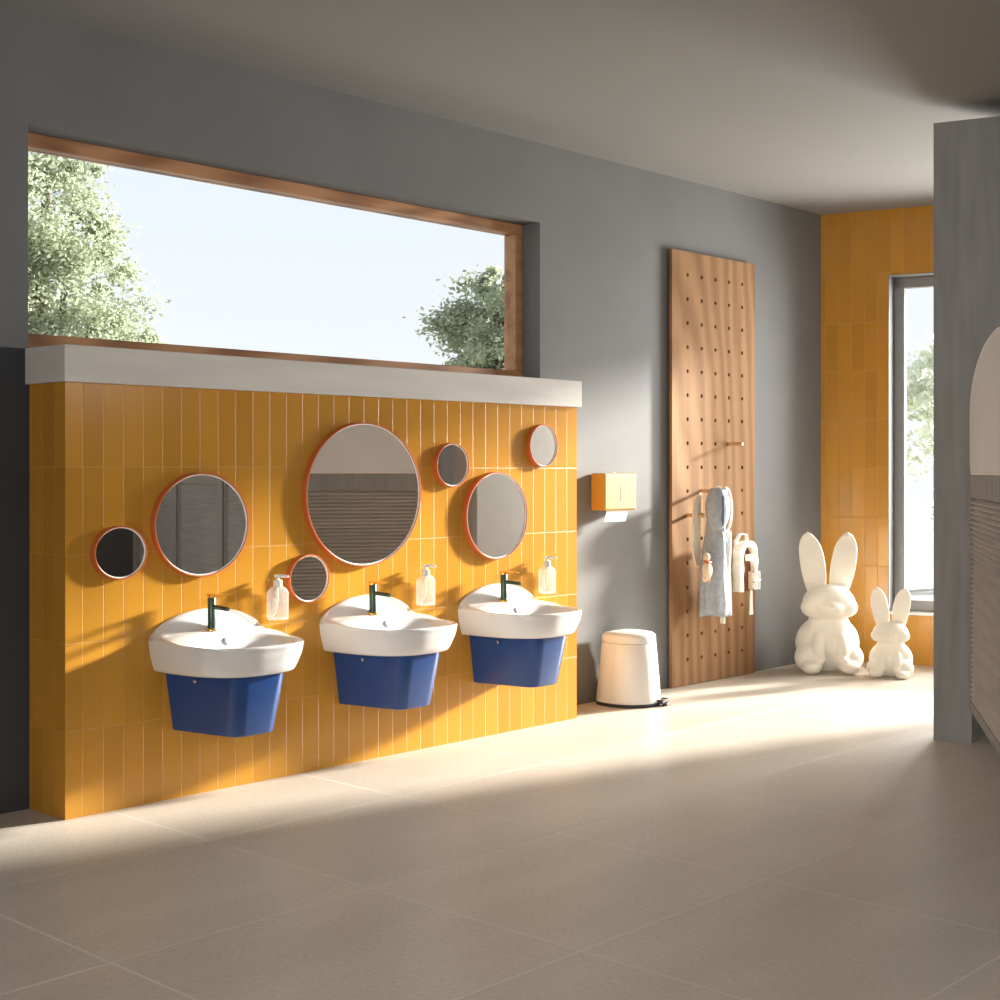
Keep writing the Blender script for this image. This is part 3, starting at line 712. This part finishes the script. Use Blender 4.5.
# ------------------------------------------------------------------ rabbit shaped lamps (plain, generic rabbits)
def rabbit(name, loc, rz, h, label, sx=1.0):
    t = tag(empty(name, loc, rz), label, 'lamp', 'rabbit lamps in the corner'); k = h/.80
    b = MB()   # faces -Y in local space
    b.ell((0, .02, .160), (.145, .120, .165)); b.ell((0, -.01, .235), (.105, .092, .130))
    for s_ in (-1, 1):
        b.ell((.085*s_, -.045, .085), (.070, .085, .085))          # haunch
        b.ell((.085*s_, -.115, .038), (.047, .075, .038))          # hind foot
        b.ell((.052*s_, -.105, .150), (.030, .036, .085), Matrix.Rotation(-.25, 3, 'X'))   # fore leg
        b.ell((.048*s_, -.128, .082), (.028, .036, .026))
    b.ell((0, .135, .085), (.045, .045, .045))                     # tail
    b.ell((0, -.030, .400), (.118, .112, .104)); b.ell((0, -.105, .372), (.062, .058, .050))
    for s_ in (-1, 1): b.ell((.066*s_, -.050, .372), (.062, .068, .060))
    b.v = [(x*k*sx, y*k*1.05, z*k) for x, y, z in b.v]
    o = b.build('rabbit_body', 'lamp', t, smooth=True)
    rm = o.modifiers.new('r', 'REMESH'); rm.mode = 'VOXEL'; rm.voxel_size = .007*k; rm.use_smooth_shade = True
    sm = o.modifiers.new('s', 'SMOOTH'); sm.factor = .6; sm.iterations = 12
    for s_ in (-1, 1):
        rings = []
        for q in range(25):
            f_ = q/24; z = .455+f_*.345; w = (.030+.026*math.sin(PI*min(1, f_*.86+.10))**.8)*(1 if f_ < .7 else math.sqrt(max(0.0005, 1-((f_-.7)/.3)**2.2)))
            cx = s_*(.050+.040*f_); ring = []
            for i in range(28):
                a = 2*PI*i/28; dpt = .024 if math.sin(a) > 0 else .020
                y = math.sin(a)*dpt*(w/.05)**.5
                if math.sin(a) < -.2: y += .015*max(0, (-math.sin(a)-.2)/.8)**1.2*(1 if .1 < f_ < .9 else 0)   # hollow inside of the ear
                ring.append(((cx+w*math.cos(a))*k*sx, (.0+y-.02*math.sin(PI*f_)+.01)*k, z*k))
            rings.append(ring)
        MB().loft(rings).build('ear', 'lamp', t, smooth=True, angle=80)
    nz = MB().ell((0, -.161*k, .388*k), (.013*k, .008*k, .008*k)); nz.build('nose', 'cream', t, smooth=True)
    return t
rabbit('rabbit_lamp', (7.235, 4.165, 0), math.radians(-52), .795, 'tall cream rabbit shaped lamp sitting in the corner', 1.27)
rabbit('rabbit_lamp', (7.285, 3.800, 0), math.radians(-68), .495, 'small cream rabbit shaped lamp beside the taller one, under the window', 1.34)

# ------------------------------------------------------------------ trees outside
def tree(name, base, crowns, n, leaf, matl, label, trunk_r=.12, seed=1):
    rnd = random.Random(seed); t = tag(empty(name, base), label, 'tree')
    zc = max(c[2] for c in crowns)
    tr = MB().tube([(0, 0, 0), (.05, 0, zc*.35), (-.05, .05, zc*.7), (0, 0, zc)], [trunk_r, trunk_r*.8, trunk_r*.6, trunk_r*.25], 12)
    for c in crowns: tr.tube([(0, 0, zc*.35), (c[0]*.5, c[1]*.5, (zc*.35+c[2])/2), (c[0], c[1], c[2])], [trunk_r*.5, trunk_r*.3, trunk_r*.12], 8)
    tr.build('trunk', 'bark', t, smooth=True)
    v = []; f = []; tot = sum(c[3]**2 for c in crowns)
    for (cx, cy, cz, r) in crowns:
        m_ = int(n*r*r/tot)
        clumps = [(rnd.gauss(0, 1), rnd.gauss(0, 1), rnd.gauss(0, 1)) for _ in range(max(14, m_//170))]
        cl = []
        for g in clumps:
            L_ = math.sqrt(sum(x*x for x in g))+1e-6; q = r*rnd.uniform(.45, 1.0); cl.append((cx+g[0]/L_*q, cy+g[1]/L_*q, cz+g[2]/L_*q*.85))
        for i in range(m_):
            p = rnd.choice(cl); s_ = r*.115; c = Vector((p[0]+rnd.gauss(0, s_), p[1]+rnd.gauss(0, s_), p[2]+rnd.gauss(0, s_*.8)))
            a = Vector((rnd.gauss(0, 1), rnd.gauss(0, 1), rnd.gauss(0, .7))).normalized(); b2 = a.cross(Vector((rnd.gauss(0, 1), rnd.gauss(0, 1), rnd.gauss(0, 1)))).normalized()
            q = leaf*rnd.uniform(.6, 1.3); o = len(v)
            v += [tuple(c-a*q), tuple(c+b2*q*.5), tuple(c+a*q), tuple(c-b2*q*.5)]; f.append((o, o+1, o+2, o+3))
    mb = MB(); mb.v = v; mb.f = f
    me = bpy.data.meshes.new('foliage'); me.from_pydata(v, [], f); me.materials.append(M[matl])
    o = bpy.data.objects.new('foliage', me); COL.objects.link(o); o.parent = t
    return t
G = -.12
tree('broadleaf_tree', (7.75, 13.7, G), [(-.3, 0, 3.9, 1.05), (.1, 0, 2.9, .95), (.85, -.1, 2.75, .45), (.35, 0, 4.55, .45), (-1.0, .2, 3.0, 1.0), (.5, .1, 3.6, .55), (1.25, 0, 2.45, .35)], 45000, .032, 'leaf', 'pale green leafy tree outside, left side of the strip window', .13, 3)
tree('broadleaf_tree', (11.5, 10.7, G), [(.1, 0, 2.9, .8), (-.25, 0, 2.4, .55), (.65, -.1, 3.0, .6), (.6, 0, 2.3, .7), (.2, .1, 3.25, .35)], 34000, .032, 'leaf', 'pale green leafy tree outside, right side of the strip window', .12, 5)
tree('conifer_tree', (12.6, 20.0, G), [(0, 0, 3.25, .22), (0, 0, 2.95, .32), (0, 0, 2.6, .42)], 1500, .05, 'leaf2', 'tiny distant conifer top above the lower window frame', .08, 8)
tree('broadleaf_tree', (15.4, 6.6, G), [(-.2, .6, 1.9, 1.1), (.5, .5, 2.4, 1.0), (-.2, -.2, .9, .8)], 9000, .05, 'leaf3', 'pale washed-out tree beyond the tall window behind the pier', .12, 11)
